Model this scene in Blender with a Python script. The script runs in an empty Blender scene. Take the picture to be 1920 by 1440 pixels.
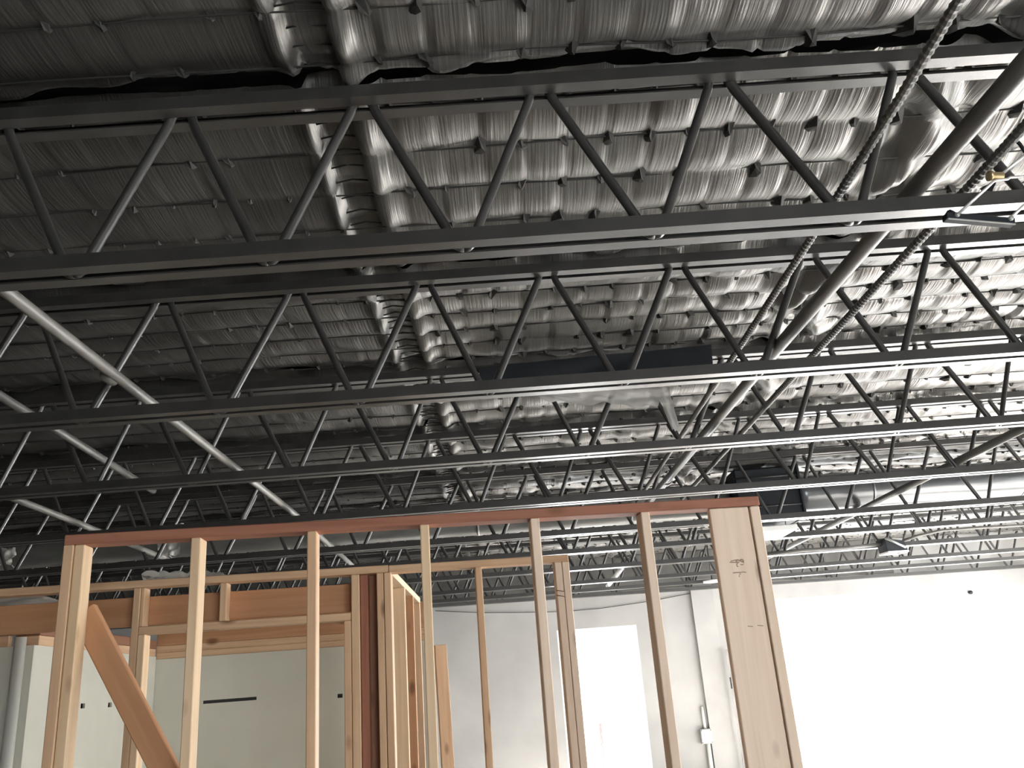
import bpy, bmesh, math, random
import numpy as np
from mathutils import Matrix, Vector, Euler
SC = bpy.context.scene
COL = SC.collection
random.seed(7); RNG = np.random.default_rng(11)
EYE = 1.8                      # camera height above the floor; measured heights below are added to it

# ------------------------------------------------------------------ camera
cd = bpy.data.cameras.new('camera'); cam = bpy.data.objects.new('camera', cd); COL.objects.link(cam)
r_ = Vector((0.99734360, 0.00842424, -0.07235173)); u_ = Vector((0.07104631, -0.33160859, 0.94073810)); f_ = Vector((0.01606745, 0.94337945, 0.33132621))
cam.matrix_world = Matrix(((r_.x, u_.x, -f_.x, 0), (r_.y, u_.y, -f_.y, 0), (r_.z, u_.z, -f_.z, EYE), (0, 0, 0, 1)))
cd.sensor_width = 36; cd.lens = 1590.38 / 1920 * 36; cd.clip_start = 0.05; cd.clip_end = 200
SC.camera = cam
# ------------------------------------------------------------------ light and exposure
w = bpy.data.worlds.new('sky'); SC.world = w; w.use_nodes = True
bg = w.node_tree.nodes['Background']; bg.inputs[0].default_value = (0.96, 0.985, 1.0, 1); bg.inputs[1].default_value = 10.0
sd = bpy.data.lights.new('sun', 'SUN'); sd.energy = 285.0; sd.angle = math.radians(1.0); sd.color = (1.0, 0.97, 0.93)
sun = bpy.data.objects.new('sun', sd); COL.objects.link(sun); sun.rotation_euler = Vector((-0.66, -0.58, -0.44)).to_track_quat('-Z', 'Y').to_euler()
SC.view_settings.view_transform = 'Standard'; SC.view_settings.look = 'None'
SC.view_settings.gamma = 1; SC.view_settings.use_curve_mapping = False
SC.view_settings.exposure = 0.45
SC.cycles.use_denoising = True
SC.cycles.diffuse_bounces = 6; SC.cycles.max_bounces = 12; SC.cycles.transparent_max_bounces = 16
SC.cycles.sample_clamp_indirect = 8.0
def portal(loc, rot, sx, sy):
    l = bpy.data.lights.new('window_portal', 'AREA'); l.shape = 'RECTANGLE'; l.size = sx; l.size_y = sy
    l.cycles.is_portal = True
    o = bpy.data.objects.new('window_portal', l); o.location = loc; o.rotation_euler = rot; COL.objects.link(o)

# ------------------------------------------------------------------ materials
def new_mat(name, col, rough=0.6, metal=0.0, spec=0.5):
    m = bpy.data.materials.new(name); m.use_nodes = True
    b = m.node_tree.nodes['Principled BSDF']
    b.inputs['Base Color'].default_value = (*col, 1); b.inputs['Roughness'].default_value = rough
    b.inputs['Metallic'].default_value = metal; b.inputs['Specular IOR Level'].default_value = spec
    return m, m.node_tree.nodes, m.node_tree.links, b
def coords(n, l, scale, obj_rand=True):
    tc = n.new('ShaderNodeTexCoord'); mp = n.new('ShaderNodeMapping'); mp.inputs['Scale'].default_value = scale
    if obj_rand:
        oi = n.new('ShaderNodeObjectInfo'); ml = n.new('ShaderNodeMath'); ml.operation = 'MULTIPLY'; ml.inputs[1].default_value = 57.0
        ad = n.new('ShaderNodeVectorMath'); ad.operation = 'ADD'
        l.new(oi.outputs['Random'], ml.inputs[0]); l.new(tc.outputs['Object'], ad.inputs[0]); l.new(ml.outputs[0], ad.inputs[1])
        l.new(ad.outputs[0], mp.inputs['Vector'])
    else: l.new(tc.outputs['Object'], mp.inputs['Vector'])
    return mp
def noisy(name, c0, c1, scale=(6, 6, 6), rough=0.6, metal=0.0, spec=0.5, bump=0.0, bscale=(60, 60, 60), detail=5, dist=0.002):
    m, n, l, b = new_mat(name, c0, rough, metal, spec)
    mp = coords(n, l, scale); nz = n.new('ShaderNodeTexNoise'); nz.inputs['Scale'].default_value = 1.0; nz.inputs['Detail'].default_value = detail
    l.new(mp.outputs[0], nz.inputs['Vector'])
    cr = n.new('ShaderNodeValToRGB'); cr.color_ramp.elements[0].position = 0.35; cr.color_ramp.elements[1].position = 0.65
    cr.color_ramp.elements[0].color = (*c0, 1); cr.color_ramp.elements[1].color = (*c1, 1)
    l.new(nz.outputs['Fac'], cr.inputs[0]); l.new(cr.outputs[0], b.inputs['Base Color'])
    if bump:
        mp2 = coords(n, l, bscale); n2 = n.new('ShaderNodeTexNoise'); n2.inputs['Scale'].default_value = 1.0; n2.inputs['Detail'].default_value = 4
        l.new(mp2.outputs[0], n2.inputs['Vector'])
        bp = n.new('ShaderNodeBump'); bp.inputs['Strength'].default_value = bump; bp.inputs['Distance'].default_value = dist
        l.new(n2.outputs['Fac'], bp.inputs['Height']); l.new(bp.outputs[0], b.inputs['Normal'])
    return m
def wood(name, dark, light, knot=(0.16, 0.07, 0.03), rough=0.62):
    m, n, l, b = new_mat(name, light, rough, 0, 0.3)
    mp = coords(n, l, (26, 26, 1.3)); nz = n.new('ShaderNodeTexNoise'); nz.inputs['Scale'].default_value = 1.0; nz.inputs['Detail'].default_value = 5
    nz.inputs['Distortion'].default_value = 0.6
    l.new(mp.outputs[0], nz.inputs['Vector'])
    cr = n.new('ShaderNodeValToRGB'); cr.color_ramp.elements[0].position = 0.3; cr.color_ramp.elements[1].position = 0.68
    cr.color_ramp.elements[0].color = (*dark, 1); cr.color_ramp.elements[1].color = (*light, 1)
    l.new(nz.outputs['Fac'], cr.inputs[0])
    mk = coords(n, l, (8.0, 8.0, 3.4)); vo = n.new('ShaderNodeTexVoronoi'); vo.inputs['Scale'].default_value = 1.0
    l.new(mk.outputs[0], vo.inputs['Vector'])
    mr = n.new('ShaderNodeMapRange'); mr.inputs['From Min'].default_value = 0.07; mr.inputs['From Max'].default_value = 0.19
    mr.inputs['To Min'].default_value = 0.85; mr.inputs['To Max'].default_value = 0.0
    l.new(vo.outputs['Distance'], mr.inputs['Value'])
    mx = n.new('ShaderNodeMix'); mx.data_type = 'RGBA'; l.new(mr.outputs[0], mx.inputs[0]); l.new(cr.outputs[0], mx.inputs[6]); mx.inputs[7].default_value = (*knot, 1)
    l.new(mx.outputs[2], b.inputs['Base Color'])
    bp = n.new('ShaderNodeBump'); bp.inputs['Strength'].default_value = 0.25; bp.inputs['Distance'].default_value = 0.001
    l.new(nz.outputs['Fac'], bp.inputs['Height']); l.new(bp.outputs[0], b.inputs['Normal'])
    return m
M_STEEL = noisy('black_painted_steel', (0.029, 0.0285, 0.0275), (0.041, 0.040, 0.0385), (9, 9, 9), 0.34, 0, 0.65, 0.15, (120, 120, 120))
M_PIPE = noisy('painted_pipe', (0.085, 0.083, 0.078), (0.12, 0.118, 0.11), (5, 5, 5), 0.45)
M_PIPEL = noisy('pale_painted_pipe', (0.11, 0.106, 0.097), (0.16, 0.154, 0.14), (5, 5, 5), 0.45)
M_WIRE = new_mat('dark_wire', (0.02, 0.02, 0.019), 0.6)[0]
M_CLIP = noisy('dark_tuft', (0.012, 0.012, 0.011), (0.035, 0.034, 0.031), (40, 40, 40), 0.8)
M_PINE = wood('pine_pale', (0.60, 0.42, 0.255), (0.73, 0.55, 0.365))
M_PINE2 = wood('pine_tan', (0.52, 0.33, 0.20), (0.65, 0.45, 0.285))
M_PINE3 = wood('pine_glare_pale', (0.68, 0.53, 0.405), (0.78, 0.63, 0.50), (0.30, 0.19, 0.13))  # window glare put into the wood colour of the right-hand studs and board
M_FIR = wood('fir_red', (0.26, 0.105, 0.065), (0.35, 0.155, 0.10))
M_FIR2 = wood('fir_orange', (0.42, 0.21, 0.105), (0.52, 0.285, 0.155))
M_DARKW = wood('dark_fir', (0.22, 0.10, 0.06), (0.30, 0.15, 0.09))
M_WALL = noisy('white_painted_block', (0.66, 0.65, 0.63), (0.76, 0.75, 0.73), (1.5, 1.5, 1.5), 0.7, 0, 0.3, 0.3, (30, 30, 30))
M_GREYW = noisy('greyed_white_paint', (0.30, 0.297, 0.29), (0.36, 0.357, 0.348), (1.2, 1.2, 1.2), 0.7, 0, 0.3, 0.3, (30, 30, 30))  # white wall paint, base greyed so sunlight does not wash it out
M_TAN = noisy('tan_wall', (0.24, 0.20, 0.15), (0.30, 0.26, 0.20), (1.5, 1.5, 1.5), 0.8)
M_DRY = noisy('drywall', (0.56, 0.55, 0.475), (0.62, 0.61, 0.53), (2, 2, 2), 0.8, 0, 0.2)
M_FLOOR = noisy('concrete_floor', (0.17, 0.162, 0.152), (0.25, 0.24, 0.228), (0.8, 0.8, 0.8), 0.6)
M_DECK = noisy('roof_deck', (0.03, 0.03, 0.03), (0.05, 0.05, 0.05), (2, 2, 2), 0.7)
M_DUCT = noisy('grey_duct', (0.15, 0.15, 0.145), (0.20, 0.20, 0.19), (3, 8, 8), 0.42, 0.3)
M_SILVER = noisy('silver_duct', (0.13, 0.136, 0.142), (0.19, 0.198, 0.205), (1.2, 8, 8), 0.28, 0.8, 0.5, 0.2, (3, 14, 14), 4, 0.01)
M_NAVY = noisy('black_wrap', (0.013, 0.016, 0.020), (0.020, 0.024, 0.029), (4, 4, 4), 0.65, 0, 0.25)
M_WHITE = new_mat('white_paint', (0.85, 0.85, 0.83), 0.5)[0]
M_CHROME = new_mat('bright_rod', (0.85, 0.83, 0.82), 0.3, 0.6)[0]
M_BRASS = new_mat('brass', (0.52, 0.40, 0.22), 0.35, 0.8)[0]
M_GALV = noisy('galvanised', (0.36, 0.37, 0.36), (0.48, 0.49, 0.48), (12, 12, 12), 0.45, 0.5)
M_STAMP = new_mat('stamp_ink', (0.27, 0.19, 0.125), 0.8)[0]
M_TWINE = new_mat('twine', (0.16, 0.10, 0.05), 0.9)[0]
M_PVC = new_mat('pale_plastic', (0.62, 0.63, 0.58), 0.45)[0]
M_PINK = new_mat('washed_out_red', (0.075, 0.048, 0.05), 0.8)[0]  # red muted in the colour to stand for washout by bright daylight
def film(name, col, alpha, rough=0.25):
    m, n, l, b = new_mat(name, col, rough); out = n['Material Output']
    tr = n.new('ShaderNodeBsdfTransparent'); mx = n.new('ShaderNodeMixShader'); mx.inputs[0].default_value = alpha
    l.new(tr.outputs[0], mx.inputs[1]); l.new(b.outputs[0], mx.inputs[2]); l.new(mx.outputs[0], out.inputs[0]); return m
M_FILM = film('clear_film', (0.75, 0.74, 0.72), 0.45)
M_BAG = film('white_film', (0.72, 0.70, 0.66), 0.9, 0.4)
M_GLASS = film('window_glass', (0.9, 0.95, 0.95), 0.04, 0.02)
# insulation facing: black-sprayed foil with fine wrinkles that run front to back
def insul():
    m, n, l, b = new_mat('sprayed_insulation', (0.13, 0.128, 0.12), 0.40, 0.35, 0.5)
    mp = coords(n, l, (95, 3.0, 3.0), False); nz = n.new('ShaderNodeTexNoise'); nz.inputs['Scale'].default_value = 1.0; nz.inputs['Detail'].default_value = 3
    l.new(mp.outputs[0], nz.inputs['Vector'])
    bp = n.new('ShaderNodeBump'); bp.inputs['Strength'].default_value = 0.55; bp.inputs['Distance'].default_value = 0.006
    l.new(nz.outputs['Fac'], bp.inputs['Height']); l.new(bp.outputs[0], b.inputs['Normal'])
    m2 = coords(n, l, (2.2, 2.2, 2.2), False); n2 = n.new('ShaderNodeTexNoise'); n2.inputs['Scale'].default_value = 1.0; n2.inputs['Detail'].default_value = 6
    l.new(m2.outputs[0], n2.inputs['Vector'])
    cr = n.new('ShaderNodeValToRGB'); cr.color_ramp.elements[0].position = 0.3; cr.color_ramp.elements[1].position = 0.7
    cr.color_ramp.elements[0].color = (0.10, 0.097, 0.090, 1); cr.color_ramp.elements[1].color = (0.19, 0.186, 0.176, 1)
    l.new(n2.outputs['Fac'], cr.inputs[0])
    # shade put into the colour: base darkened left of the seam, far from daylight
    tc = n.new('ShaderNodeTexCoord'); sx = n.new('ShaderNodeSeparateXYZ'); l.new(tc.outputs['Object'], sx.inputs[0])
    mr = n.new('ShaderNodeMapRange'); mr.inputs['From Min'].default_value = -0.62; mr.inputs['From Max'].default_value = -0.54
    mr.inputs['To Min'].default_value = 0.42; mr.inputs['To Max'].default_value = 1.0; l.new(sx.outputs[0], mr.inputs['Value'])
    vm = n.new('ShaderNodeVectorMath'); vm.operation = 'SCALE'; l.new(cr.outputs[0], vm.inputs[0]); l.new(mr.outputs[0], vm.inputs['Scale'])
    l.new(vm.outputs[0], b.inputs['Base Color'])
    return m
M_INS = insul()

# ------------------------------------------------------------------ object helpers
def prop(o, label=None, cat=None, group=None, kind=None):
    if label: o['label'] = label
    if cat: o['category'] = cat
    if group: o['group'] = group
    if kind: o['kind'] = kind
    return o
def link(name, me, mat=None, parent=None):
    if mat is not None and not me.materials: me.materials.append(mat)
    o = bpy.data.objects.new(name, me); COL.objects.link(o)
    if parent: o.parent = parent
    return o
def empty(name, loc, rz=0.0, label=None, cat=None, group=None):
    o = bpy.data.objects.new(name, None); o.location = loc; o.rotation_euler = (0, 0, rz); o.empty_display_size = 0.1
    COL.objects.link(o); return prop(o, label, cat, group)
def mesh(name, v, f, smooth=False):
    me = bpy.data.meshes.new(name); me.from_pydata([tuple(x) for x in v], [], f); me.update()
    if smooth: me.polygons.foreach_set('use_smooth', [True] * len(me.polygons))
    return me
def box_geo(x0, x1, y0, y1, z0, z1):
    v = [(x0, y0, z0), (x1, y0, z0), (x1, y1, z0), (x0, y1, z0), (x0, y0, z1), (x1, y0, z1), (x1, y1, z1), (x0, y1, z1)]
    return v, [(0, 3, 2, 1), (4, 5, 6, 7), (0, 1, 5, 4), (1, 2, 6, 5), (2, 3, 7, 6), (3, 0, 4, 7)]
def boxes(name, lst):
    v, f = [], []
    for b in lst:
        bv, bf = box_geo(*b); k = len(v); v += bv; f += [tuple(i + k for i in q) for q in bf]
    return mesh(name, v, f)
def bev_box(name, sx, sy, sz, b=0.003):
    bm = bmesh.new(); bmesh.ops.create_cube(bm, size=1.0)
    bmesh.ops.scale(bm, vec=(sx, sy, sz), verts=bm.verts)
    bmesh.ops.bevel(bm, geom=bm.edges[:], offset=min(b, sx * .2, sy * .2, sz * .2), segments=1, affect='EDGES')
    me = bpy.data.meshes.new(name); bm.to_mesh(me); bm.free(); return me
def tube_geo(pts, r, seg=8, caps=True, radii=None):
    pts = [Vector(p) for p in pts]; v, f = [], []
    t0 = (pts[1] - pts[0]).normalized(); up = Vector((0, 0, 1)) if abs(t0.z) < 0.9 else Vector((1, 0, 0))
    nrm = t0.cross(up).normalized()
    for i, p in enumerate(pts):
        t = (pts[min(i + 1, len(pts) - 1)] - pts[max(i - 1, 0)]).normalized()
        nrm = (nrm - t * nrm.dot(t)).normalized(); bi = t.cross(nrm); rr = radii[i] if radii else r
        for s in range(seg):
            a = 2 * math.pi * s / seg; v.append(p + nrm * (rr * math.cos(a)) + bi * (rr * math.sin(a)))
    for i in range(len(pts) - 1):
        for s in range(seg):
            a, b = i * seg + s, i * seg + (s + 1) % seg; f.append((a, b, b + seg, a + seg))
    if caps: f.append(tuple(reversed(range(seg)))); f.append(tuple(range(len(v) - seg, len(v))))
    return v, f
def tube(name, pts, r, mat=None, parent=None, seg=8, smooth=True, radii=None):
    v, f = tube_geo(pts, r, seg, True, radii); return link(name, mesh(name, v, f, smooth), mat, parent)
def board(parent, name, u0, u1, v0, v1, z0, z1, mat, lean=(0, 0, 0), z_base=EYE, bevel=0.003):
    """one piece of lumber in its wall's frame: u along the wall, v into depth, z measured from eye height"""
    d = (u1 - u0, v1 - v0, z1 - z0); ax = max(range(3), key=lambda i: d[i])
    if ax == 2: me = bev_box(name, d[0], d[1], d[2], bevel); rot = (0, 0, 0)
    elif ax == 0: me = bev_box(name, d[2], d[1], d[0], bevel); rot = (0, math.pi / 2, 0)
    else: me = bev_box(name, d[0], d[2], d[1], bevel); rot = (-math.pi / 2, 0, 0)
    o = link(name, me, mat, parent); o.location = ((u0 + u1) / 2, (v0 + v1) / 2, (z0 + z1) / 2 + z_base)
    o.rotation_euler = (rot[0] + lean[0], rot[1] + lean[1], rot[2] + lean[2]); return o
FL = -EYE     # floor in eye-relative heights

# ------------------------------------------------------------------ room shell
XL, XR, YF, TOP = -8.6, 9.0, -4.0, 3.86
def wall_back_y(x): return 13.95 + 0.0875 * (x - 1.0)
prop(link('floor', mesh('floor', [(XL - .3, YF - .3, 0), (XR + .3, YF - .3, 0), (XR + .3, 16, 0), (XL - .3, 16, 0), (XL - .3, YF - .3, -.2), (XR + .3, YF - .3, -.2), (XR + .3, 16, -.2), (XL - .3, 16, -.2)],
     [(0, 1, 2, 3), (7, 6, 5, 4), (0, 4, 5, 1), (1, 5, 6, 2), (2, 6, 7, 3), (3, 7, 4, 0)]), M_FLOOR), kind='structure')
prop(link('ceiling', boxes('ceiling', [(XL - .3, XR + .3, YF - .3, 16, TOP, TOP + .2)]), M_DECK), kind='structure')
prop(link('wall_left', boxes('wall_left', [(XL - .2, XL, YF, 16, 0, TOP)]), M_TAN), kind='structure')
def pierced(along0, along1, holes, h):
    """boxes of a wall that leaves the openings (a0,a1,z0,z1) free, in (along, z)"""
    out, cur = [], along0
    for a0, a1, z0, z1 in sorted(holes):
        if a0 > cur: out.append((cur, a0, 0, h))
        if z0 > 0: out.append((a0, a1, 0, z0))
        if z1 < h: out.append((a0, a1, z1, h))
        cur = a1
    if cur < along1: out.append((cur, along1, 0, h))
    return out
# back wall, turned 5 degrees like the partitions; its own frame starts at x = 1
BW = math.radians(5.0)
wb_holes = [(-0.36, 0.92, 0.0, EYE + 0.725), (3.12, 5.33, 0.0, EYE + 0.97), (5.33, 7.90, 0.0, EYE + 0.80)]
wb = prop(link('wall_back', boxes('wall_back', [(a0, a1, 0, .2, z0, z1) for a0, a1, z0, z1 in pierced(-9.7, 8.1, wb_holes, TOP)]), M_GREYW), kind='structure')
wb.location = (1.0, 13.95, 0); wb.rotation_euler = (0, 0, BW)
wr_holes = [(2.4, 5.2, 0.2, 2.75), (6.0, 9.2, 0.2, 2.75), (10.0, 13.6, 0.2, 2.75)]
prop(link('wall_right', boxes('wall_right', [(XR, XR + .2, a0, a1, z0, z1) for a0, a1, z0, z1 in pierced(YF, 16, wr_holes, TOP)]), M_WALL), kind='structure')
wf_holes = [(1.2, 5.8, 0.1, 2.4)]  # unseen window behind the camera, added and sized to light the lumber fronts
prop(link('wall_front', boxes('wall_front', [(a0, a1, YF - .2, YF, z0, z1) for a0, a1, z0, z1 in pierced(XL, XR, wf_holes, TOP)]), M_TAN), kind='structure')
def in_back(a, v, z): return Vector((1.0 + a * math.cos(BW) - v * math.sin(BW), 13.95 + a * math.sin(BW) + v * math.cos(BW), z))
def window(n, name, place, a0, a1, z0, z1, jambs=(1, 1)):
    """frame and glass in one opening; place(a, v, z) turns wall coordinates into world ones"""
    fr = 0.035
    def solid(nm, lst, mat, parent=None):
        v, f = [], []
        for b in lst:
            bv, bf = box_geo(*b); k = len(v); v += [place(*q) for q in bv]; f += [tuple(i + k for i in q) for q in bf]
        return link(nm, mesh(nm, v, f), mat, parent)
    o = solid(name + '_%d' % n, [(a0, a0 + fr, .06, .14, z0, z1)] * jambs[0] + [(a1 - fr, a1, .06, .14, z0, z1)] * jambs[1] + [(a0 + fr, a1 - fr, .06, .14, z1 - fr, z1), (a0 + fr, a1 - fr, .06, .14, z0, z0 + fr)], M_WHITE)
    prop(o, kind='structure')
    solid('glass_pane', [(a0 + fr, a1 - fr, .098, .102, z0 + fr, z1 - fr)], M_GLASS, o)
    return o
for i, hb in enumerate(wb_holes[1:]): window(i + 1, 'window', in_back, *hb, jambs=((1, 0), (0, 1))[i])
for i, hb in enumerate(wr_holes): window(i + 3, 'window', lambda a, v, z: Vector((XR + v, a, z)), *hb)
window(6, 'window', lambda a, v, z: Vector((a, YF - v, z)), *wf_holes[0])
# door opening in the back wall: white frame, the door itself stands open to daylight
d0, d1, _, dz = wb_holes[0]
v, f = [], []
for b in [(d0, d0 + .04, .0, .2, 0, dz), (d1 - .04, d1, .0, .2, 0, dz), (d0 + .04, d1 - .04, .0, .2, dz - .04, dz)]:
    bv, bf = box_geo(*b); k = len(v); v += [in_back(*q) for q in bv]; f += [tuple(i + k for i in q) for q in bf]
prop(link('door_1', mesh('door_1', v, f), M_WHITE), kind='structure')
for a0, a1, z0, z1 in wb_holes:
    portal(in_back((a0 + a1) / 2, .25, (z0 + z1) / 2), (-math.pi / 2, 0, BW), a1 - a0, z1 - z0)
for a0, a1, z0, z1 in wr_holes:
    portal((XR + .25, (a0 + a1) / 2, (z0 + z1) / 2), (0, math.pi / 2, 0), z1 - z0, a1 - a0)
for a0, a1, z0, z1 in wf_holes:
    portal(((a0 + a1) / 2, YF - .25, (z0 + z1) / 2), (math.pi / 2, 0, 0), a1 - a0, z1 - z0)

# ------------------------------------------------------------------ open-web bar joists
P = 0.61; DJ = 0.514
JD = [2.377, 3.621, 4.999, 6.318, 7.487, 8.75, 10.2, 11.8, 12.95]
JH = [1.337, 1.277, 1.309, 1.284, 1.228, 1.237, 1.237, 1.237, 1.237]
JX = [-0.998, -1.555, -2.812, -1.75, 2.676, 0.31, -0.14, 0.22, -0.05]
JT = [{0: -0.996, 1: -0.389, 2: 0.208, 3: 0.815, 4: 1.444}, {0: -1.542, 1: -0.92, 2: -0.318, 3: 0.263, 4: 0.885, 5: 1.512, 6: 2.122},
      {3: -0.98, 4: -0.389, 8: 2.066, 9: 2.681}, {0: -1.722, 1: -1.131, 2: -0.538, 3: 0.056, 4: 0.643, 5: 1.251, 7: 2.501, 8: 3.129, 9: 3.776}, {}, {}, {}, {}, {}]
JB = [{-1: -1.298, 0: -0.694, 1: -0.076, 2: 0.527, 3: 1.158}, {-1: -1.872, 0: -1.257, 1: -0.633, 2: -0.049, 3: 0.559, 4: 1.171, 5: 1.815},
      {0: -2.48, 1: -1.881, 2: -1.267, 3: -0.666, 4: -0.1, 5: 0.492, 6: 1.114, 7: 1.753, 8: 2.396, 9: 3.029},
      {0: -1.424, 1: -0.804, 2: -0.23, 3: 0.371, 4: 0.968, 6: 2.231, 7: 2.867}, {0: 2.958, 1: 3.573, 2: 4.238}, {}, {}, {}, {}]
def node_x(k, n, top):
    base = JX[k] + n * P + (0 if top else P / 2); tab = JT[k] if top else JB[k]
    if not tab: return base
    ks = sorted(tab); offs = [tab[q] - (JX[k] + q * P + (0 if top else P / 2)) for q in ks]
    return base + float(np.interp(n, ks, offs))
LEG = 0.047; GAP = 0.031; TH = 0.006; ROD = 0.0165
x0, x1 = XL + .05, XR - .05
def angle_mesh(sgn):
    """L profile along X: upright leg on the outside, flat leg turned in towards the gap"""
    yo, yi = sgn * (GAP / 2 + LEG), sgn * GAP / 2
    prof = [(yo, 0), (yo, -LEG), (yi, -LEG), (yi, -LEG + TH), (yo - sgn * TH, -LEG + TH), (yo - sgn * TH, 0)]
    v = [(x, y, z) for x in (x0, x1) for y, z in prof]
    f = [(i, (i + 1) % 6, (i + 1) % 6 + 6, i + 6) for i in range(6)] + [tuple(range(5, -1, -1)), tuple(range(6, 12))]
    me = mesh('chord_angle', v, f); me.materials.append(M_STEEL); return me
ANG = {s: angle_mesh(s) for s in (-1, 1)}
def rod_mesh(sgn):
    h = P / 2
    left = [(0, -.036), (.014, -.034), (.027, -.024), (.036, -.006), (.042, .016)]
    pts = left + [(h - x, DJ - z) for x, z in reversed(left)]
    v, f = tube_geo([(sgn * x, 0, z) for x, z in pts], ROD, 8); me = mesh('web_rod', v, f, True); me.materials.append(M_STEEL); return me
RODM = {s: rod_mesh(s) for s in (-1, 1)}
JLAB = ['nearest black steel bar joist, its large zigzag web across the top of the view',
        'second black steel bar joist from the camera, black plastic showing above its lower chord',
        'third black steel bar joist from the camera, upper chord hidden by black plastic',
        'fourth black steel bar joist from the camera, just in front of the black duct plenum',
        'fifth black steel bar joist from the camera, directly in front of the long round duct',
        'sixth black steel bar joist from the camera, just behind the flat white hanging panel',
        'seventh black steel bar joist from the camera, with the dark box fixture',
        'eighth black steel bar joist from the camera, behind the dark box fixture',
        'farthest black steel bar joist, small and dark close to the white back wall']
for k, (D, H) in enumerate(zip(JD, JH)):
    j = empty('bar_joist', (0, D, H + EYE), 0, JLAB[k], 'joist', 'open-web bar joists')
    for dz in (0.0, DJ + LEG):
        for s in (-1, 1):
            o = link('chord_angle', ANG[s], None, j); o.location = (0, 0, dz)
    n0 = math.floor((x0 - JX[k]) / P) + 2; n1 = math.floor((x1 - JX[k]) / P) - 2
    for n in range(n0, n1):
        b = node_x(k, n, False)
        for s, t in ((1, node_x(k, n + 1, True)), (-1, node_x(k, n, True))):
            o = link('web_rod', RODM[s], None, j); o.location = (b, 0, 0); o.scale = (abs(t - b) / (P / 2), 1, 1)
# ledger: the last joist lies along the back wall
lg = empty('ledger_joist', (1.0, 13.80, 1.237 + EYE), BW, 'shallow dark ledger joist running along the top of the white back wall', 'joist')
for s in (-1, 1):
    o = link('chord_angle', ANG[s], None, lg); o.scale = (0.86, 1, 1)
for n in range(-11, 13):
    for s in (-1, 1):
        o = link('web_rod', RODM[s], None, lg); o.location = (n * P, 0, 0)

# ------------------------------------------------------------------ insulation blankets with their netting wires
SEAM = -0.585
def top_z(y): return np.interp(y, JD, [h + DJ + LEG + 0.052 for h in JH])
BAYS = [(1.0, JD[0])] + [(JD[i], JD[i + 1]) for i in range(len(JD) - 1)] + [(JD[-1], 15.0)]
BLAB = ['black sprayed insulation blanket in front of the nearest joist, at the top edge'] + \
       ['black sprayed insulation blanket in the ceiling bay between the %s and %s joists' % q for q in
        (('first', 'second'), ('second', 'third'), ('third', 'fourth'), ('fourth', 'fifth'), ('fifth', 'sixth'), ('sixth', 'seventh'), ('seventh', 'eighth'), ('eighth', 'ninth'))] + \
       ['black sprayed insulation blanket in the last ceiling bay before the back wall']
TILE = 0.158
def hash2(i, j, s=0):
    q = np.sin(i * 127.1 + j * 311.7 + s * 74.7) * 43758.5453; return q - np.floor(q)
def wires_of(y0, y1):
    n = max(4, int(round((y1 - y0 - 0.12) / 0.272))); a, b = y0 + 0.10, y1 - 0.12
    return [a + (b - a) * i / n for i in range(n + 1)]
def sag(X, Y, ws, k):
    """height of the facing below its wires: pillows between wires, tucked at every tile line"""
    e = np.array([ws[0] - 0.25] + list(ws) + [ws[-1] + 0.25]); j = np.clip(np.searchsorted(e, Y) - 1, 0, len(e) - 2)
    t = np.clip((Y - e[j]) / (e[j + 1] - e[j]), 0, 1)
    wob = 0.10 * np.sin(j * 2.1 + k) ; s = X / TILE + wob; i = np.floor(s); s = s - i
    amp = 0.030 * (0.7 + 0.6 * hash2(i, j, k)); left = X < SEAM
    amp = np.where(left, amp * 0.5, amp)
    belly = np.sin(np.pi * t) ** 0.75 * (0.42 + 0.58 * np.clip(np.sin(np.pi * s) * 3.0, 0, 1) ** 0.7)
    tilt = (hash2(i, j, k + 5) - 0.5) * 0.020 * (s - 0.5) * np.where(left, 0.4, 1.0)
    h = -amp * belly + tilt
    h += 0.006 * np.sin(X * 9.1 + Y * 3.0) * np.sin(Y * 7.3 - X * 1.7)
    # fabric bunched above the pipe run
    g = np.exp(-((X - 1.75 + 0.1 * np.sin(Y * 5)) / 0.16) ** 2)
    h += g * 0.045 * np.sin((X - 1.75) * 26 + 2.0 * np.sin(Y * 6.0))
    # recessed seam with rolled edges
    d = X - SEAM
    h += 0.050 * ((d > 0) & (d < 0.13))
    h -= 0.022 * np.exp(-((d + 0.035) / 0.03) ** 2) * (0.4 + np.sin(np.pi * t)) + 0.030 * np.exp(-((d - 0.175) / 0.035) ** 2) * (0.4 + np.sin(np.pi * t))
    return h
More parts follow.
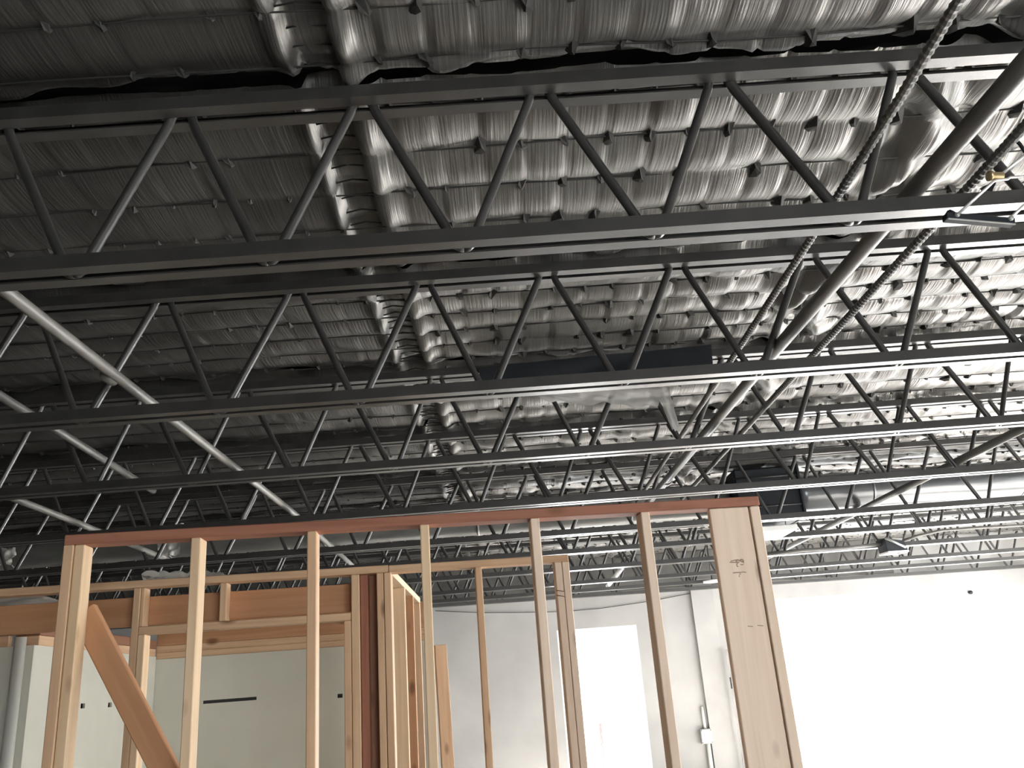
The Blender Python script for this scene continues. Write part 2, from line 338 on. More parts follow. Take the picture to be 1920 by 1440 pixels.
# one small tuft of facing that hangs where a staple ties it to the wire
def clip_geo():
    return [(-.011, -.03, .008), (.011, -.028, .008), (.012, .026, .006), (-.012, .03, .006), (-.006, -.012, -.014), (.008, .004, -.017), (.002, .02, -.009)], \
           [(0, 1, 5, 4), (1, 2, 5), (2, 6, 5), (2, 3, 6), (3, 0, 4, 6), (4, 5, 6), (0, 3, 2, 1)]
CV, CF = clip_geo(); CLIPM = mesh('tuft', CV, CF); CLIPM.materials.append(M_CLIP)
for k, (y0, y1) in enumerate(BAYS):
    dep = y1 * 0.943 + 0.62; xa = max(XL + .02, -0.64 * dep - 0.5); xb = min(XR - .02, 0.64 * dep + 0.6)
    dx, dy = (0.0195, 0.0195) if k <= 2 else ((0.025, 0.025) if k <= 4 else (0.04, 0.035))
    ya, yb = y0 + 0.035, y1 - 0.035
    nx, ny = int((xb - xa) / dx) + 1, int((yb - ya) / dy) + 1
    xs = np.linspace(xa, xb, nx); ys = np.linspace(ya, yb, ny); X, Y = np.meshgrid(xs, ys)
    ws = wires_of(y0, y1)
    Z = top_z(Y) + sag(X, Y, ws, k)
    edge = np.minimum(Y - ya, yb - Y); wav = 0.035 + 0.02 * np.sin(X * 5.3 + k) + 0.012 * np.sin(X * 17 + k * 2)
    Z += 0.065 * np.exp(-(edge / np.maximum(wav, .008)) ** 2)
    if k == len(BAYS) - 1: keep_back = wall_back_y(X) - 0.04; Y = np.minimum(Y, keep_back)
    vv = np.stack([X, Y, Z + EYE], -1).reshape(-1, 3)
    idx = np.arange(nx * ny).reshape(ny, nx); q = np.stack([idx[:-1, :-1], idx[1:, :-1], idx[1:, 1:], idx[:-1, 1:]], -1).reshape(-1, 4)
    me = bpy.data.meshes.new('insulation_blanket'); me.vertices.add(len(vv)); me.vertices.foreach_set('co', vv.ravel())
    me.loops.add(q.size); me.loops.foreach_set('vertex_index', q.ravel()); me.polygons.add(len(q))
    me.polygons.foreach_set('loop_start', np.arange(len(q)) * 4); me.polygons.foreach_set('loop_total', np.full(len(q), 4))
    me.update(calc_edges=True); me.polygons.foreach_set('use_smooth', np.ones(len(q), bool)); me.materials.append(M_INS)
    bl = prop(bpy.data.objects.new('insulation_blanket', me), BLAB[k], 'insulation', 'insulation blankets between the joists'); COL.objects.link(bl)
    bulk_v, bulk_f = [], []
    near = k in (0, 1, 2, 3); step = 0.10 if k < 4 else 0.3; count = 0
    for wi, wy in enumerate(ws):
        n = int((xb - xa) / step); pts = []
        for i in range(n + 1):
            x = xa + (xb - xa) * i / n
            if k == len(BAYS) - 1 and wy > wall_back_y(x) - 0.06: continue
            zz = float(top_z(wy)) - 0.007 - 0.004 * math.sin(x * 3 + wi); pts.append((x, wy + 0.008 * math.sin(x * 4.1 + wi * 2 + k), zz + EYE))
        if len(pts) < 3: continue
        tube('wire', pts, 0.0042 if k < 5 else 0.006, M_WIRE, bl, 4)
        i0, i1 = math.ceil(xa / TILE), math.floor(xb / TILE)
        for i in range(i0, i1):
            x = i * TILE + random.uniform(-.012, .012)
            if SEAM - .02 < x < SEAM + .16 or random.random() < (0.35 if x < SEAM else 0.12): continue
            if k == len(BAYS) - 1 and wy > wall_back_y(x) - 0.08: continue
            sc = random.uniform(0.8, 1.75) * (0.55 if x < SEAM else 1.0); rz = random.uniform(-.5, .5)
            loc = Vector((x, wy, float(top_z(wy)) - 0.010 + EYE))
            if near and count < 290:
                count += 1; o = link('tuft', CLIPM, None, bl); o.location = loc; o.rotation_euler = (random.uniform(-.3, .3), random.uniform(-.5, .5), rz); o.scale = (sc, sc * random.uniform(.8, 1.3), sc)
            else:
                mm = Matrix.LocRotScale(loc, Euler((0, random.uniform(-.4, .4), rz)), Vector((sc, sc, sc))); b0 = len(bulk_v)
                bulk_v += [mm @ Vector(c) for c in CV]; bulk_f += [tuple(a + b0 for a in t) for t in CF]
    if bulk_v: prop(link('far_tufts', mesh('far_tufts', bulk_v, bulk_f), M_CLIP, bl), kind='stuff')
    # double-spaced short rungs that lace the seam
    y = ys[0] + 0.05
    while y < ys[-1] - 0.05 and k < 7:
        tube('seam_rung', [(SEAM - .004, y, float(top_z(y)) + .004 + EYE), (SEAM + .06, y + .004, float(top_z(y)) + .020 + EYE), (SEAM + .14, y - .004, float(top_z(y)) + .002 + EYE)], 0.0042, M_WIRE, bl, 4)
        y += 0.095 + random.uniform(-.015, .015)

# ------------------------------------------------------------------ framed stud walls (lumber 34 x 85 mm)
T = 0.034; DP = 0.085
A1 = math.radians(5.1)
W1 = empty('stud_wall', (-1.535, 2.975, 0), A1, 'large open pine stud wall in front, with a reddish top plate and a diagonal brace', 'stud wall')
prop(board(W1, 'top_plate', -0.022, 2.503, 0, DP, 0.566, 0.602, M_FIR), 'reddish-brown top plate')
board(W1, 'bottom_plate', -0.022, 2.503, 0, DP, FL, FL + T, M_PINE2)
SB = FL + T
board(W1, 'stud', -0.022, 0.012, 0, DP, SB, 0.566, M_PINE2)
board(W1, 'stud', 0.0135, 0.0475, 0.006, DP, SB, 0.566, M_PINE)
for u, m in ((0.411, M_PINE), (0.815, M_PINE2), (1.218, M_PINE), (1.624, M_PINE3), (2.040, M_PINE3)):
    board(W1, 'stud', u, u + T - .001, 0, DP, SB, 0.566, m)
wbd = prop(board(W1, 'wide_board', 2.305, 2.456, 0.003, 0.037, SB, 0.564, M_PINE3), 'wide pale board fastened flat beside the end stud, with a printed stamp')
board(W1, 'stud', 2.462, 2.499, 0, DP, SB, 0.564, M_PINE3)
# printed grade stamp on the wide board: strokes measured on its face (u, z)
def stroke(pts, wd):
    v, f = [], []
    for (a, b) in zip(pts[:-1], pts[1:]):
        d = Vector((b[0] - a[0], 0, b[1] - a[1])); d.normalize(); n = Vector((-d.z, 0, d.x)) * wd / 2
        A, B = Vector((a[0], 0, a[1])), Vector((b[0], 0, b[1])); k = len(v)
        for y in (0.0, -0.0006): v += [A + n + Vector((0, y, 0)), B + n + Vector((0, y, 0)), B - n + Vector((0, y, 0)), A - n + Vector((0, y, 0))]
        f += [(k, k + 1, k + 2, k + 3), (k + 7, k + 6, k + 5, k + 4), (k, k + 4, k + 5, k + 1), (k + 1, k + 5, k + 6, k + 2), (k + 2, k + 6, k + 7, k + 3), (k + 3, k + 7, k + 4, k)]
    return v, f
def spx(x, y): return (2.355 + (x - 576) * 0.0001035 + (y - 640) * (-0.000006), 0.363 - (y - 640) * 0.0001035 + (x - 576) * (-0.000004))
sv, sf = [], []
for pts, wd in ([((540, 660), (700, 668), (900, 672)), .0034], [((585, 622), (700, 600), (780, 580)), .003], [((760, 590), (830, 575), (895, 590), (890, 640)), .0034], [((770, 625), (850, 622)), .003],
                [((780, 600), (790, 690)), .0026], [((830, 690), (800, 735), (785, 775), (815, 815), (850, 818)), .0036], [((935, 590), (990, 570), (1045, 590), (1050, 640), (990, 650), (938, 625), (935, 590)), .0042],
                [((1050, 640), (1050, 700)), .004], [((930, 740), (990, 765), (1050, 735)), .003], [((625, 1035), (760, 1026), (920, 1026)), .0036], [((930, 1020), (1030, 1012), (1110, 1032)), .0032],
                [((915, 1060), (890, 1085), (845, 1090)), .0028], [((860, 1125), (830, 1150), (850, 1190)), .0024]):
    a, b = stroke([spx(*q) for q in pts], wd); k = len(sv); sv += a; sf += [tuple(i + k for i in q) for q in b]
for u0, u1 in ((2.381, 2.401), (2.418, 2.440)):
    a, b = stroke([(u0, 0.131), (u1, 0.128)], .0026); k = len(sv); sv += a; sf += [tuple(i + k for i in q) for q in b]
zc = (SB + 0.564) / 2; uc = (2.305 + 2.456) / 2
sv = [Vector((q.x - uc, q.y - 0.0171, q.z - zc)) for q in sv]
link('grade_stamp', mesh('grade_stamp', sv, sf), M_STAMP, wbd)
# diagonal brace nailed to the back of the front wall
ba, bb = Vector((0.026, 0, 0.349)), Vector((1.205, 0, -1.695)); bd = (bb - ba)
br = link('diagonal_brace', bev_box('diagonal_brace', 0.087, T, bd.length, .004), M_FIR2, W1); br.location = ((ba.x + bb.x) / 2, DP + T / 2 + .001, (ba.z + bb.z) / 2 + EYE)
br.rotation_euler = (0, math.atan2(bd.x, bd.z), 0); prop(br, 'orange-brown diagonal brace plank')

A2 = math.radians(5.4)
W2 = empty('stud_wall', (-0.615, 4.31, 0), A2, 'second open stud wall behind the front one, with a doorway header at its left', 'stud wall')
board(W2, 'top_plate', -2.7, -0.001, 0, DP, 0.565, 0.601, M_PINE2); board(W2, 'top_plate', 0.001, 0.914, 0, DP, 0.563, 0.599, M_FIR2 if False else M_PINE2)
board(W2, 'bottom_plate', -0.22, 0.914, 0, DP, FL, FL + T, M_PINE2); board(W2, 'bottom_plate', -2.7, -1.155, 0, DP, FL, FL + T, M_PINE2)
ZP = 0.564
board(W2, 'king_stud', -1.224, -1.191, 0, DP, SB, ZP, M_PINE2)
board(W2, 'trimmer_stud', -1.190, -1.157, 0, DP, SB, 0.344, M_PINE)
prop(board(W2, 'header_plate', -1.190, -0.187, 0, DP, 0.345, 0.381, M_PINE2), 'flat tan plate under the doorway header')
board(W2, 'cripple_stud', -0.817, -0.785, 0, DP, 0.382, ZP, M_PINE2); board(W2, 'cripple_stud', -1.190, -1.172, .003, DP, 0.382, ZP, M_PINE2)
prop(board(W2, 'header_board', -2.7, -0.187, DP + .001, DP + T + .001, 0.392, 0.530, M_FIR2), 'deep orange-brown header board')
board(W2, 'trimmer_stud', -0.221, -0.187, 0, DP, SB, 0.344, M_PINE2)
board(W2, 'king_stud', -0.185, -0.145, 0, DP, SB, ZP, M_PINE2)
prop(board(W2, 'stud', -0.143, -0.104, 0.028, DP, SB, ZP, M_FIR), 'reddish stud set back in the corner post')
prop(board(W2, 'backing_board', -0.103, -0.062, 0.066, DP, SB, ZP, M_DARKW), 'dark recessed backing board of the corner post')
board(W2, 'stud', -0.060, -0.026, 0, DP, SB, ZP, M_PINE2); board(W2, 'stud', -0.0235, 0.0115, 0, DP, SB, ZP, M_PINE2)
board(W2, 'stud', 0.434, 0.467, 0, DP, SB, ZP - .001, M_PINE2)
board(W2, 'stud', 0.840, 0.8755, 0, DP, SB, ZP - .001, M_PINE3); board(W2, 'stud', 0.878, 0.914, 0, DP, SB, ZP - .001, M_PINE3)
for q, (za, zb) in enumerate(((0.422, 0.414), (0.398, 0.388))):
    tube('twine_tie', [(0.8355, -.003, za + EYE), (0.86, -.005, (za + zb) / 2 + EYE), (0.8785, -.003, zb + EYE)], 0.0022, M_TWINE, W2, 6)
W3 = empty('stud_wall', (-0.6105, 4.399, 0), math.radians(1.2), 'short stud wall running back from the corner post, its sides lit pale', 'stud wall')
board(W3, 'top_plate', -DP, 0, 0, 1.62, 0.564, 0.600, M_PINE); board(W3, 'bottom_plate', -DP, 0, 0, 1.62, FL, FL + T, M_PINE)
for v0, m in ((0.001, M_PINE), (0.61, M_PINE), (1.11, M_FIR2), (1.585, M_PINE2)):
    board(W3, 'stud', -DP, -.001, v0, v0 + T, SB, ZP, m)

# drywalled partitions of the small room behind
def sheet_with_holes(a0, a1, z1, holes, y0, y1):
    return [(p0, p1, y0, y1, q0 , q1) for p0, p1, q0, q1 in pierced(a0, a1, holes, z1)]
D1 = empty('drywall_partition', (-2.48, 6.10, 0), A2, 'pale drywall partition with a long dark slot, seen through the doorway frame', 'partition')
link('drywall_sheet', boxes('drywall_sheet', sheet_with_holes(0, 1.86, EYE + 0.326, [(0.327, 0.683, EYE + .016, EYE + .037), (1.227, 1.262, EYE - .012, EYE + .014)], 0, .013)), M_DRY, D1)
link('drywall_sheet', boxes('drywall_sheet', [(0, 1.86, .10, .113, 0, EYE + .33)]), M_DRY, D1)
link('slot_shade_fill', boxes('slot_shade_fill', [(.04, 1.84, .03, .095, .05, EYE + .32)]), M_DECK, D1)  # dark fill added to put shade behind the slots
board(D1, 'bottom_plate', 0, 1.86, .014, .099, FL, FL + T, M_PINE2)
for u in (0.001, 1.822): board(D1, 'stud', u, u + T, .014, .099, SB, 0.325, M_PINE2)
board(D1, 'plate', 0, 1.86, .004, .11, 0.327, 0.369, M_PINE2); board(D1, 'plate', 0, 1.86, .002, .11, 0.370, 0.414, M_PINE2)
prop(board(D1, 'plate', 0, 1.86, .0, .11, 0.415, 0.600, M_FIR2), 'deep orange-brown rim board on top')
a3 = math.atan2(0.11, 1.8)
D2 = empty('drywall_partition', (-2.49, 6.095, 0), -math.pi / 2 + a3, 'pale drywall side partition with two small dark holes, at the left behind the header', 'partition')
link('drywall_sheet', boxes('drywall_sheet', sheet_with_holes(0, 1.74, EYE + 0.345, [(1.095, 1.15, EYE + .038, EYE + .064), (0.715, 0.77, EYE + .036, EYE + .062)], 0, .013)), M_DRY, D2)
link('drywall_sheet', boxes('drywall_sheet', [(0, 1.74, -.113, -.10, 0, EYE + .345)]), M_DRY, D2)
link('slot_shade_fill', boxes('slot_shade_fill', [(.04, 1.55, -.095, -.03, .05, EYE + .34)]), M_DECK, D2)  # added dark fill that stands for shade inside the two holes
link('drywall_return', boxes('drywall_return', [(1.74, 1.753, -1.4, .013, 0, EYE + .345)]), M_DRY, D2)
board(D2, 'plate', 1.70, 1.735, -1.4, -.12, .346, .40, M_PINE2)
board(D2, 'bottom_plate', 0, 1.735, -.099, -.001, FL, FL + T, M_PINE2)
for u in (0.001, 1.70): board(D2, 'stud', u, u + T, -.099, -.001, SB, 0.343, M_PINE2)
board(D2, 'plate', 0, 1.695, -.11, .008, 0.346, 0.395, M_PINE2); board(D2, 'plate', 0, 1.695, -.11, .010, 0.396, 0.45, M_DARKW)
# pale pipe standing under the header
pv = empty('standing_pipe', (-0.615, 4.31, 0), A2, 'pale vertical plastic pipe standing under the header at the left edge', 'pipe')
tube('pipe', [(-1.795, .165, 0), (-1.795, .165, 0.383 + EYE)], 0.027, M_PVC, pv, 20); tube('coupling', [(-1.795, .165, .9), (-1.795, .165, .98)], 0.031, M_PVC, pv, 20)
# loose boards
lb = empty('loose_board', (-0.515, 6.22, 0), 0.05, 'loose pine board leaning upright beside the short stud wall', 'board')
o = board(lb, 'plank', -0.042, 0.042, -.02, .02, FL, 0.286, M_PINE2, (0.0, -0.022, 0.25))

# ------------------------------------------------------------------ pipes and flexible conduit through the joists
def pipe(name, pts, r, mat, label, cat='pipe', couplings=(), seg=14):
    e = empty(name, (pts[0][0], pts[0][1], pts[0][2] + EYE), 0, label, cat); b = Vector(pts[0])
    q = [Vector(p) - b for p in pts]; tube('pipe', q, r, mat, e, seg)
    for c in couplings:
        p = q[0].lerp(q[-1], c); d = (q[-1] - q[0]).normalized() * 0.035
        tube('coupling', [p - d, p + d], r * 1.18, mat, e, seg)
    return e
pipe('water_pipe', [(1.43, .6, 1.372), (1.35, 2.42, 1.372), (1.30, 3.75, 1.372), (1.265, 5.0, 1.372), (1.21, 7.35, 1.372)], 0.029, M_PIPE, 'thick smooth dark pipe running back through the joists on the right', couplings=(.86,))
pipe('water_pipe', [(-1.605, .6, 1.348), (-1.61, 2.6, 1.346), (-1.635, 6.4, 1.345), (-1.72, 9.3, 1.325)], 0.023, M_PIPEL, 'pale pipe slanting down from the left edge toward the red top plate', couplings=(.318,))
pipe('water_pipe', [(-2.58, 3.9, 1.60), (-2.60, 5.0, 1.575), (-2.64, 6.25, 1.55)], 0.024, M_PIPE, 'dark pipe high in the joists at the far left', )
pipe('water_pipe', [(-3.15, 5.09, 1.345), (-3.18, 6.3, 1.345), (-3.22, 8.05, 1.325)], 0.023, M_PIPEL, 'pale pipe low at the left, beyond the third joist')
pipe('water_pipe', [(3.45, 4.3, 1.342), (3.45, 8.0, 1.342), (3.46, 12.6, 1.342)], 0.030, M_PIPE, 'dark pipe crossing in front of the silver duct at the right')
pipe('white_tube', [(1.40, 11.0, 1.274), (1.435, 13.15, 1.274)], 0.033, M_WHITE, 'short white tube under the far joists above the doorway', 'tube')
def flex(pts, r, label):
    e = empty('flexible_conduit', (pts[0][0], pts[0][1], pts[0][2] + EYE), 0, label, 'conduit'); b = Vector(pts[0]); q = [Vector(p) - b for p in pts]
    L = [0]
    for a, c in zip(q[:-1], q[1:]): L.append(L[-1] + (c - a).length)
    n = int(L[-1] / 0.012); P_, R_ = [], []
    for i in range(n + 1):
        s = L[-1] * i / n; j = max(t for t in range(len(q) - 1) if L[t] <= s + 1e-9); u = (s - L[j]) / (L[j + 1] - L[j])
        P_.append(q[j].lerp(q[j + 1], u)); R_.append(r * (1.0 if i % 2 else 0.80))
    v, f = tube_geo(P_, r, 10, True, R_); link('ribbed_sheath', mesh('ribbed_sheath', v, f, False), M_PIPE, e); return e
flex([(1.12, 1.0, 1.43), (1.133, 1.9, 1.405), (1.138, 2.7, 1.40), (1.139, 3.7, 1.402), (1.138, 5.0, 1.402), (1.13, 7.3, 1.402)], 0.0155, 'ribbed flexible conduit running back just left of the thick dark pipe')
flex([(1.60, 1.2, 1.43), (1.575, 2.4, 1.412), (1.56, 3.2, 1.408), (1.545, 4.6, 1.408), (1.52, 7.3, 1.40)], 0.0175, 'ribbed flexible conduit running back just right of the thick dark pipe')

# ------------------------------------------------------------------ duct run, plenum and other ceiling fittings
def duct(name, xa, xb, y, z, r, mat, label, seams):
    e = empty(name, (xa, y, z + EYE), 0, label, 'duct'); n = int((xb - xa) / 0.1); pts = [(i * (xb - xa) / n, 0, 0) for i in range(n + 1)]
    tube('duct_shell', pts, r, mat, e, 40)
    s = seams * .5
    while s < xb - xa: tube('seam_band', [(s - .012, 0, 0), (s + .012, 0, 0)], r * 1.018, mat, e, 40); s += seams
    return e
duct('round_duct', 2.83, XR - .02, 8.33, 1.555, 0.178, M_SILVER, 'shiny silver round duct at the right above the joists', 1.5)
duct('round_duct', XL + .05, 2.17, 8.33, 1.555, 0.168, M_DUCT, 'long dull grey round duct behind the red top plate', 1.5)
pl = empty('duct_plenum', (2.49, 8.20, 1.275 + EYE), 0, 'black wrapped duct plenum at the end of the silver duct', 'duct box')
o = link('housing', bev_box('housing', 0.62, 0.46, 0.50, .02), M_NAVY, pl); o.location = (0, 0, .25)
o = link('collar', bev_box('collar', 0.03, 0.50, 0.52, .01), M_NAVY, pl); o.location = (0.306, 0, .25)
for zz in (.12, .4): tube('strap', [(-.315, -.238, zz), (.315, -.238, zz)], .006, M_STEEL, pl, 6)
wp = empty('hanging_panel', (2.40, 8.24, 1.15 + EYE), 0, 'flat white hanging panel under the joists right of the wide board', 'panel')
o = link('panel_body', bev_box('panel_body', 0.58, 0.62, 0.05, .006), M_WHITE, wp); o.location = (0, 0, .03)
for sx in (-.22, .22):
    for sy in (-.2, .15): tube('hanger_wire', [(sx, sy, .055), (sx, sy, .126)], .004, M_WIRE, wp, 6)
fx = empty('box_fixture', (4.45, 10.0, 1.09 + EYE), 0.1, 'dark box fixture with a bright lower rim among the far joists', 'light fixture')
hv = [(-.12, -.10, .02), (.12, -.10, .02), (.12, .10, .02), (-.12, .10, .02), (-.13, -.11, .17), (.09, -.11, .13), (.09, .11, .13), (-.13, .11, .17)]
link('housing', mesh('housing', hv, [(0, 3, 2, 1), (4, 5, 6, 7), (0, 1, 5, 4), (1, 2, 6, 5), (2, 3, 7, 6), (3, 0, 4, 7)]), M_NAVY, fx)
link('rim', boxes('rim', [(-.125, .125, -.115, -.10, .0, .02), (-.125, .125, .10, .115, .0, .02), (-.125, -.11, -.10, .10, .0, .02), (.11, .125, -.10, .10, .0, .02)]), M_WHITE, fx)
tube('lamp_tube', [(-.14, -.13, .17), (.085, -.13, .05)], .014, M_GALV, fx, 10); tube('mount', [(0, 0, .13), (0, .12, .17)], .012, M_STEEL, fx, 8)
pipe('cable_run', [(4.60, 10.0, 1.235), (4.78, 10.0, 1.275), (5.06, 10.0, 1.315), (5.5, 10.02, 1.318), (6.05, 10.05, 1.312), (7.2, 10.05, 1.31)], .016, M_PIPE, 'thin dark cable tube rising right from the dark box fixture', 'cable', (), 8)
pipe('cable_run', [(2.9, 10.0, 1.195), (3.4, 9.98, 1.205), (3.9, 9.98, 1.197), (4.33, 10.0, 1.21)], .020, M_PIPE, 'thin dark cable tube coming from the left to the dark box fixture', 'cable', (), 8)
ds = empty('round_lamp', (2.93, 12.75, 1.175 + EYE), 0, 'small round white disc lamp under the far joists beside the wide board', 'lamp')
tube('disc', [(0, 0, 0), (0, 0, .03)], .13, M_WHITE, ds, 24); tube('stem', [(0, 0, .03), (0, 0, .60)], .01, M_STEEL, ds, 8)
# bracket with bright rods hung on the nearest joist
hb = empty('hanger_bracket', (1.495, 2.285, 1.215 + EYE), 0, 'black bracket with bright rods and brass fitting at the right edge', 'bracket')
o = link('bar', bev_box('bar', 0.205, 0.030, 0.021, .002), M_NAVY, hb); o.rotation_euler = (0, math.radians(10.0), 0); o.location = (0, 0, .008)
link('bar_lip', boxes('bar_lip', [(-.1, .1, -.0165, -.013, -.006, -.0025)]), M_GALV, hb).rotation_euler = (0, math.radians(10.0), 0)
def hp(x, z): return (x - 1.495, -.012, z - 1.215)
prop(tube('rod', [hp(1.425, 1.238), hp(1.568, 1.347), hp(1.578, 1.350), hp(1.612, 1.351), hp(1.622, 1.357), hp(1.70, 1.357)], .0045, M_CHROME, hb, 10), 'bright bent rod')
tube('rod', [hp(1.582, 1.214), hp(1.628, 1.250), hp(1.75, 1.345)], .0045, M_CHROME, hb, 10); tube('rod', [hp(1.602, 1.372), hp(1.676, 1.424), hp(1.78, 1.497)], .0048, M_CHROME, hb, 10)
for x, z in ((1.424, 1.237), (1.582, 1.213)): tube('nut', [(x - 1.495, -.022, z - 1.215), (x - 1.495, .0, z - 1.215)], .008, M_GALV, hb, 6)
tube('brass_fitting', [hp(1.556, 1.367), hp(1.566, 1.367), hp(1.568, 1.366), hp(1.600, 1.364)], .015, M_BRASS, hb, 16, True, [.016, .016, .0125, .0125])
tube('hook', [hp(1.676, 1.488), hp(1.684, 1.474), hp(1.692, 1.446), hp(1.712, 1.415)], .0055, M_NAVY, hb, 8)
tube('clamp', [(-.07, 0, .028), (-.07, .02, .05)], .012, M_NAVY, hb, 8)

# ------------------------------------------------------------------ plastic sheets
def sheet(name, corners, nu, nv, mat, amp, label, seed, cat='plastic sheet', wav=9.0, edge=0.0):
    """crumpled film between four corners (top left, top right, bottom right, bottom left), a real doubled skin"""
    rg = np.random.default_rng(seed); ph = rg.uniform(0, 6.28, (6, 3)); a, b, c, d = [Vector(q) for q in corners]
    nrm = ((b - a).cross(d - a)).normalized(); v, f = [], []
    for side in (0, 1):
        for j in range(nv + 1):
            for i in range(nu + 1):
                s, t = i / nu, j / nv; p = a.lerp(b, s).lerp(d.lerp(c, s), t)
                h = sum(math.sin(wav * (q + 1) * .5 * (s * math.cos(ph[q, 0]) + t * math.sin(ph[q, 0])) * 2 + ph[q, 1]) / (q + 1) for q in range(6)) * amp
                dn = (c - b).normalized() * edge * (math.sin(s * 14 + ph[0, 2]) + .6 * math.sin(s * 31 + ph[1, 2])) * t
                p = p + nrm * h + dn + nrm * (0.0012 * side); v.append((p.x, p.y, p.z + EYE))
    m = (nu + 1) * (nv + 1)
    for j in range(nv):
        for i in range(nu):
            q = j * (nu + 1) + i; f.append((q, q + 1, q + nu + 2, q + nu + 1)); f.append((m + q + nu + 1, m + q + nu + 2, m + q + 1, m + q))
    return prop(link(name, mesh(name, v, f, True), mat), label, cat)
sheet('plastic_sheet', [(-.115, 4.86, 1.830), (1.325, 4.86, 1.872), (1.31, 4.85, 1.690), (-.10, 4.85, 1.650)], 40, 8, M_NAVY, .004, 'black plastic sheet hung over the upper chord of the third joist', 3, edge=.006)
sheet('plastic_strip', [(-.00, 4.835, 1.703), (.95, 4.835, 1.700), (.95, 4.832, 1.66), (0, 4.832, 1.66)], 40, 4, M_BAG, .004, 'thin white plastic strip along the lower edge of the black sheet', 4, edge=.004)
sheet('plastic_sheet', [(.10, 4.80, 1.66), (1.0, 4.80, 1.66), (.92, 4.72, 1.452), (.30, 4.78, 1.545)], 40, 16, M_FILM, .010, 'clear plastic film hanging below the second joist', 5, edge=.012)
sheet('plastic_strip', [(.93, 4.77, 1.60), (1.005, 4.77, 1.60), (1.03, 4.73, 1.30), (.985, 4.73, 1.31)], 10, 20, M_FILM, .008, 'narrow tail of clear plastic hanging from the film', 6, edge=.004)
sheet('plastic_sheet', [(-2.95, 4.74, .655), (-2.56, 4.75, .632), (-2.44, 4.77, .590), (-2.95, 4.72, .55)], 20, 8, M_BAG, .010, 'white plastic sheet behind the header at the left edge', 7)
sheet('plastic_scrap', [(-1.96, 4.56, .690), (-1.70, 4.60, .672), (-1.72, 4.52, .622), (-1.92, 4.50, .628)], 18, 10, M_BAG, .016, 'crumpled white plastic scrap lying on the second wall', 8, 'plastic scrap')
sheet('plastic_scrap', [(-1.66, 4.56, .665), (-1.50, 4.55, .648), (-1.50, 4.47, .612), (-1.66, 4.47, .618)], 14, 8, M_BAG, .012, 'smaller white plastic scrap beside a pine stud on the second wall', 9, 'plastic scrap')
sheet('plastic_scrap', [(-3.30, 7.88, 1.60), (-3.02, 7.88, 1.62), (-3.03, 7.84, 1.33), (-3.20, 7.84, 1.31)], 18, 18, M_BAG, .022, 'white plastic hanging over the grey duct above the red plate', 10, 'plastic scrap', 12)
sheet('plastic_scrap', [(-4.75, 7.86, 1.52), (-4.55, 7.86, 1.50), (-4.56, 7.82, 1.35), (-4.75, 7.82, 1.35)], 12, 12, M_BAG, .022, 'white plastic hanging over the grey duct at the left edge', 11, 'plastic scrap', 12)

# ------------------------------------------------------------------ things on the back wall
ui = empty('wall_blanket', (1.0, 13.95, 1.25 + EYE), BW, 'grey insulation blanket on the upper strip of the back wall behind the far joists', 'insulation')
for i in range(12):
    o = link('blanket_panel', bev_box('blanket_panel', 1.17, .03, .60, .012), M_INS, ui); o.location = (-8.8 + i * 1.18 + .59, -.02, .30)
def bx(a0, a1, z0, z1, v0, v1): return (a0, a1, -v1, -v0, z0, z1)
def wall_thing(name, a, z, label, cat):
    return empty(name, in_back(a, 0, z + EYE), BW, label, cat)
cb = wall_thing('wall_cable', 0, 0, 'thin dark cable sagging across the top of the white back wall', 'cable')
tube('cable', [(a, -.015, z) for a, z in ((-2.25, 1.15), (-1.55, 1.075), (-.9, 1.035), (-.2, 1.003), (.4, 1.015), (1.17, 1.07), (1.9, 1.155))], .0055, M_WIRE, cb, 6)
jb = wall_thing('junction_box', 1.79, -.985, 'small grey electrical box with conduit on the white back wall', 'electrical box')
o = link('box', bev_box('box', .165, .09, .21, .008), M_GALV, jb); o.location = (0, -.046, 0)
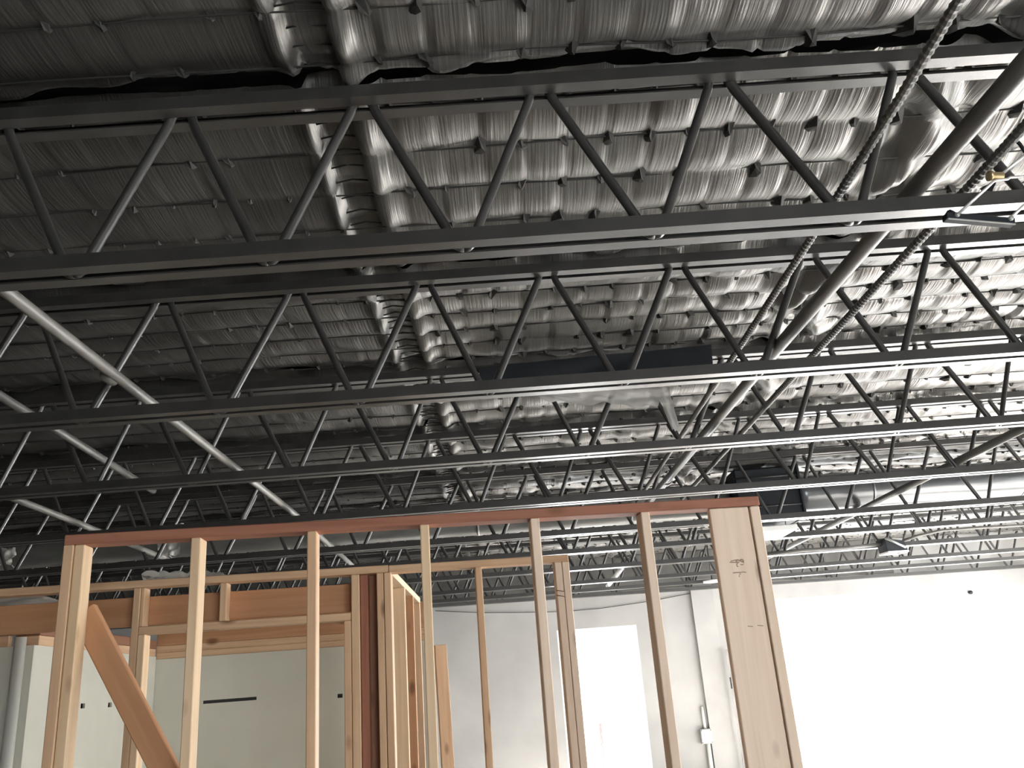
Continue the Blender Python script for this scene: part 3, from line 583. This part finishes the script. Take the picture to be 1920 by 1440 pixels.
for sx in (-.07, .07):
    for sz in (-.085, .085): tube('screw', [(sx, -.09, sz), (sx, -.096, sz)], .008, M_STEEL, jb, 6)
tube('conduit', [(.01, -.03, .10), (.0, -.03, .42)], .02, M_PVC, jb, 10); tube('conduit', [(.02, -.035, -.10), (.02, -.035, -.80)], .032, M_PVC, jb, 12)
ch = wall_thing('steel_channel', 1.93, -1.15, 'upright grey steel channel on the back wall beside the electrical box', 'channel')
link('channel', boxes('channel', [(-.05, .045, -.02, 0, -.64, .64), (.032, .045, -.055, -.02, -.64, .64), (-.05, -.04, -.045, -.02, -.64, .64)]), M_GALV, ch)
cr = wall_thing('wall_wire', 1.98, 0, 'thin vertical wire running down the back wall to the steel channel', 'wire')
tube('wire', [(0, -.008, 1.1), (.0, -.008, .6), (-.02, -.008, .0), (-.03, -.008, -.5)], .006, M_WIRE, cr, 6)
pil = prop(link('trim_1', boxes('trim_1', [(1.86, 2.22, -.06, 0, 0, TOP - .7)]), M_GREYW), kind='structure'); pil.location = wb.location; pil.rotation_euler = wb.rotation_euler
wpn = wall_thing('white_board', 2.31, 0, 'narrow pale board standing against the back wall beside the wide board', 'board')
o = link('plank', bev_box('plank', .05, .12, EYE + .25, .004), M_WHITE, wpn); o.location = (0, -.13, (.25 - EYE) / 2); o.rotation_euler = (0, 0, 0)
o = link('latch', bev_box('latch', .014, .03, .17, .003), M_STEEL, wpn); o.location = (-.034, -.13, -.25)
lg2 = wall_thing('wall_ledge', 3.55, .215, 'narrow white ledge on the wall at the right of the wide board', 'ledge')
o = link('ledge', bev_box('ledge', .75, .14, .05, .01), M_WHITE, lg2); o.location = (-.08, -.07, 0)
kn = wall_thing('wall_plug', 6.60, .86, 'small dark round plug high on the white wall at the right', 'plug')
tube('cap', [(0, 0, 0), (0, -.04, 0)], .03, M_NAVY, kn, 14)
po = prop(tube('outdoor_post', [in_back(.40, 1.2, 0), in_back(.40, 1.2, EYE - .74)], .035, M_PINK, None, 10), 'slim red post seen outside through the bright doorway', 'post')
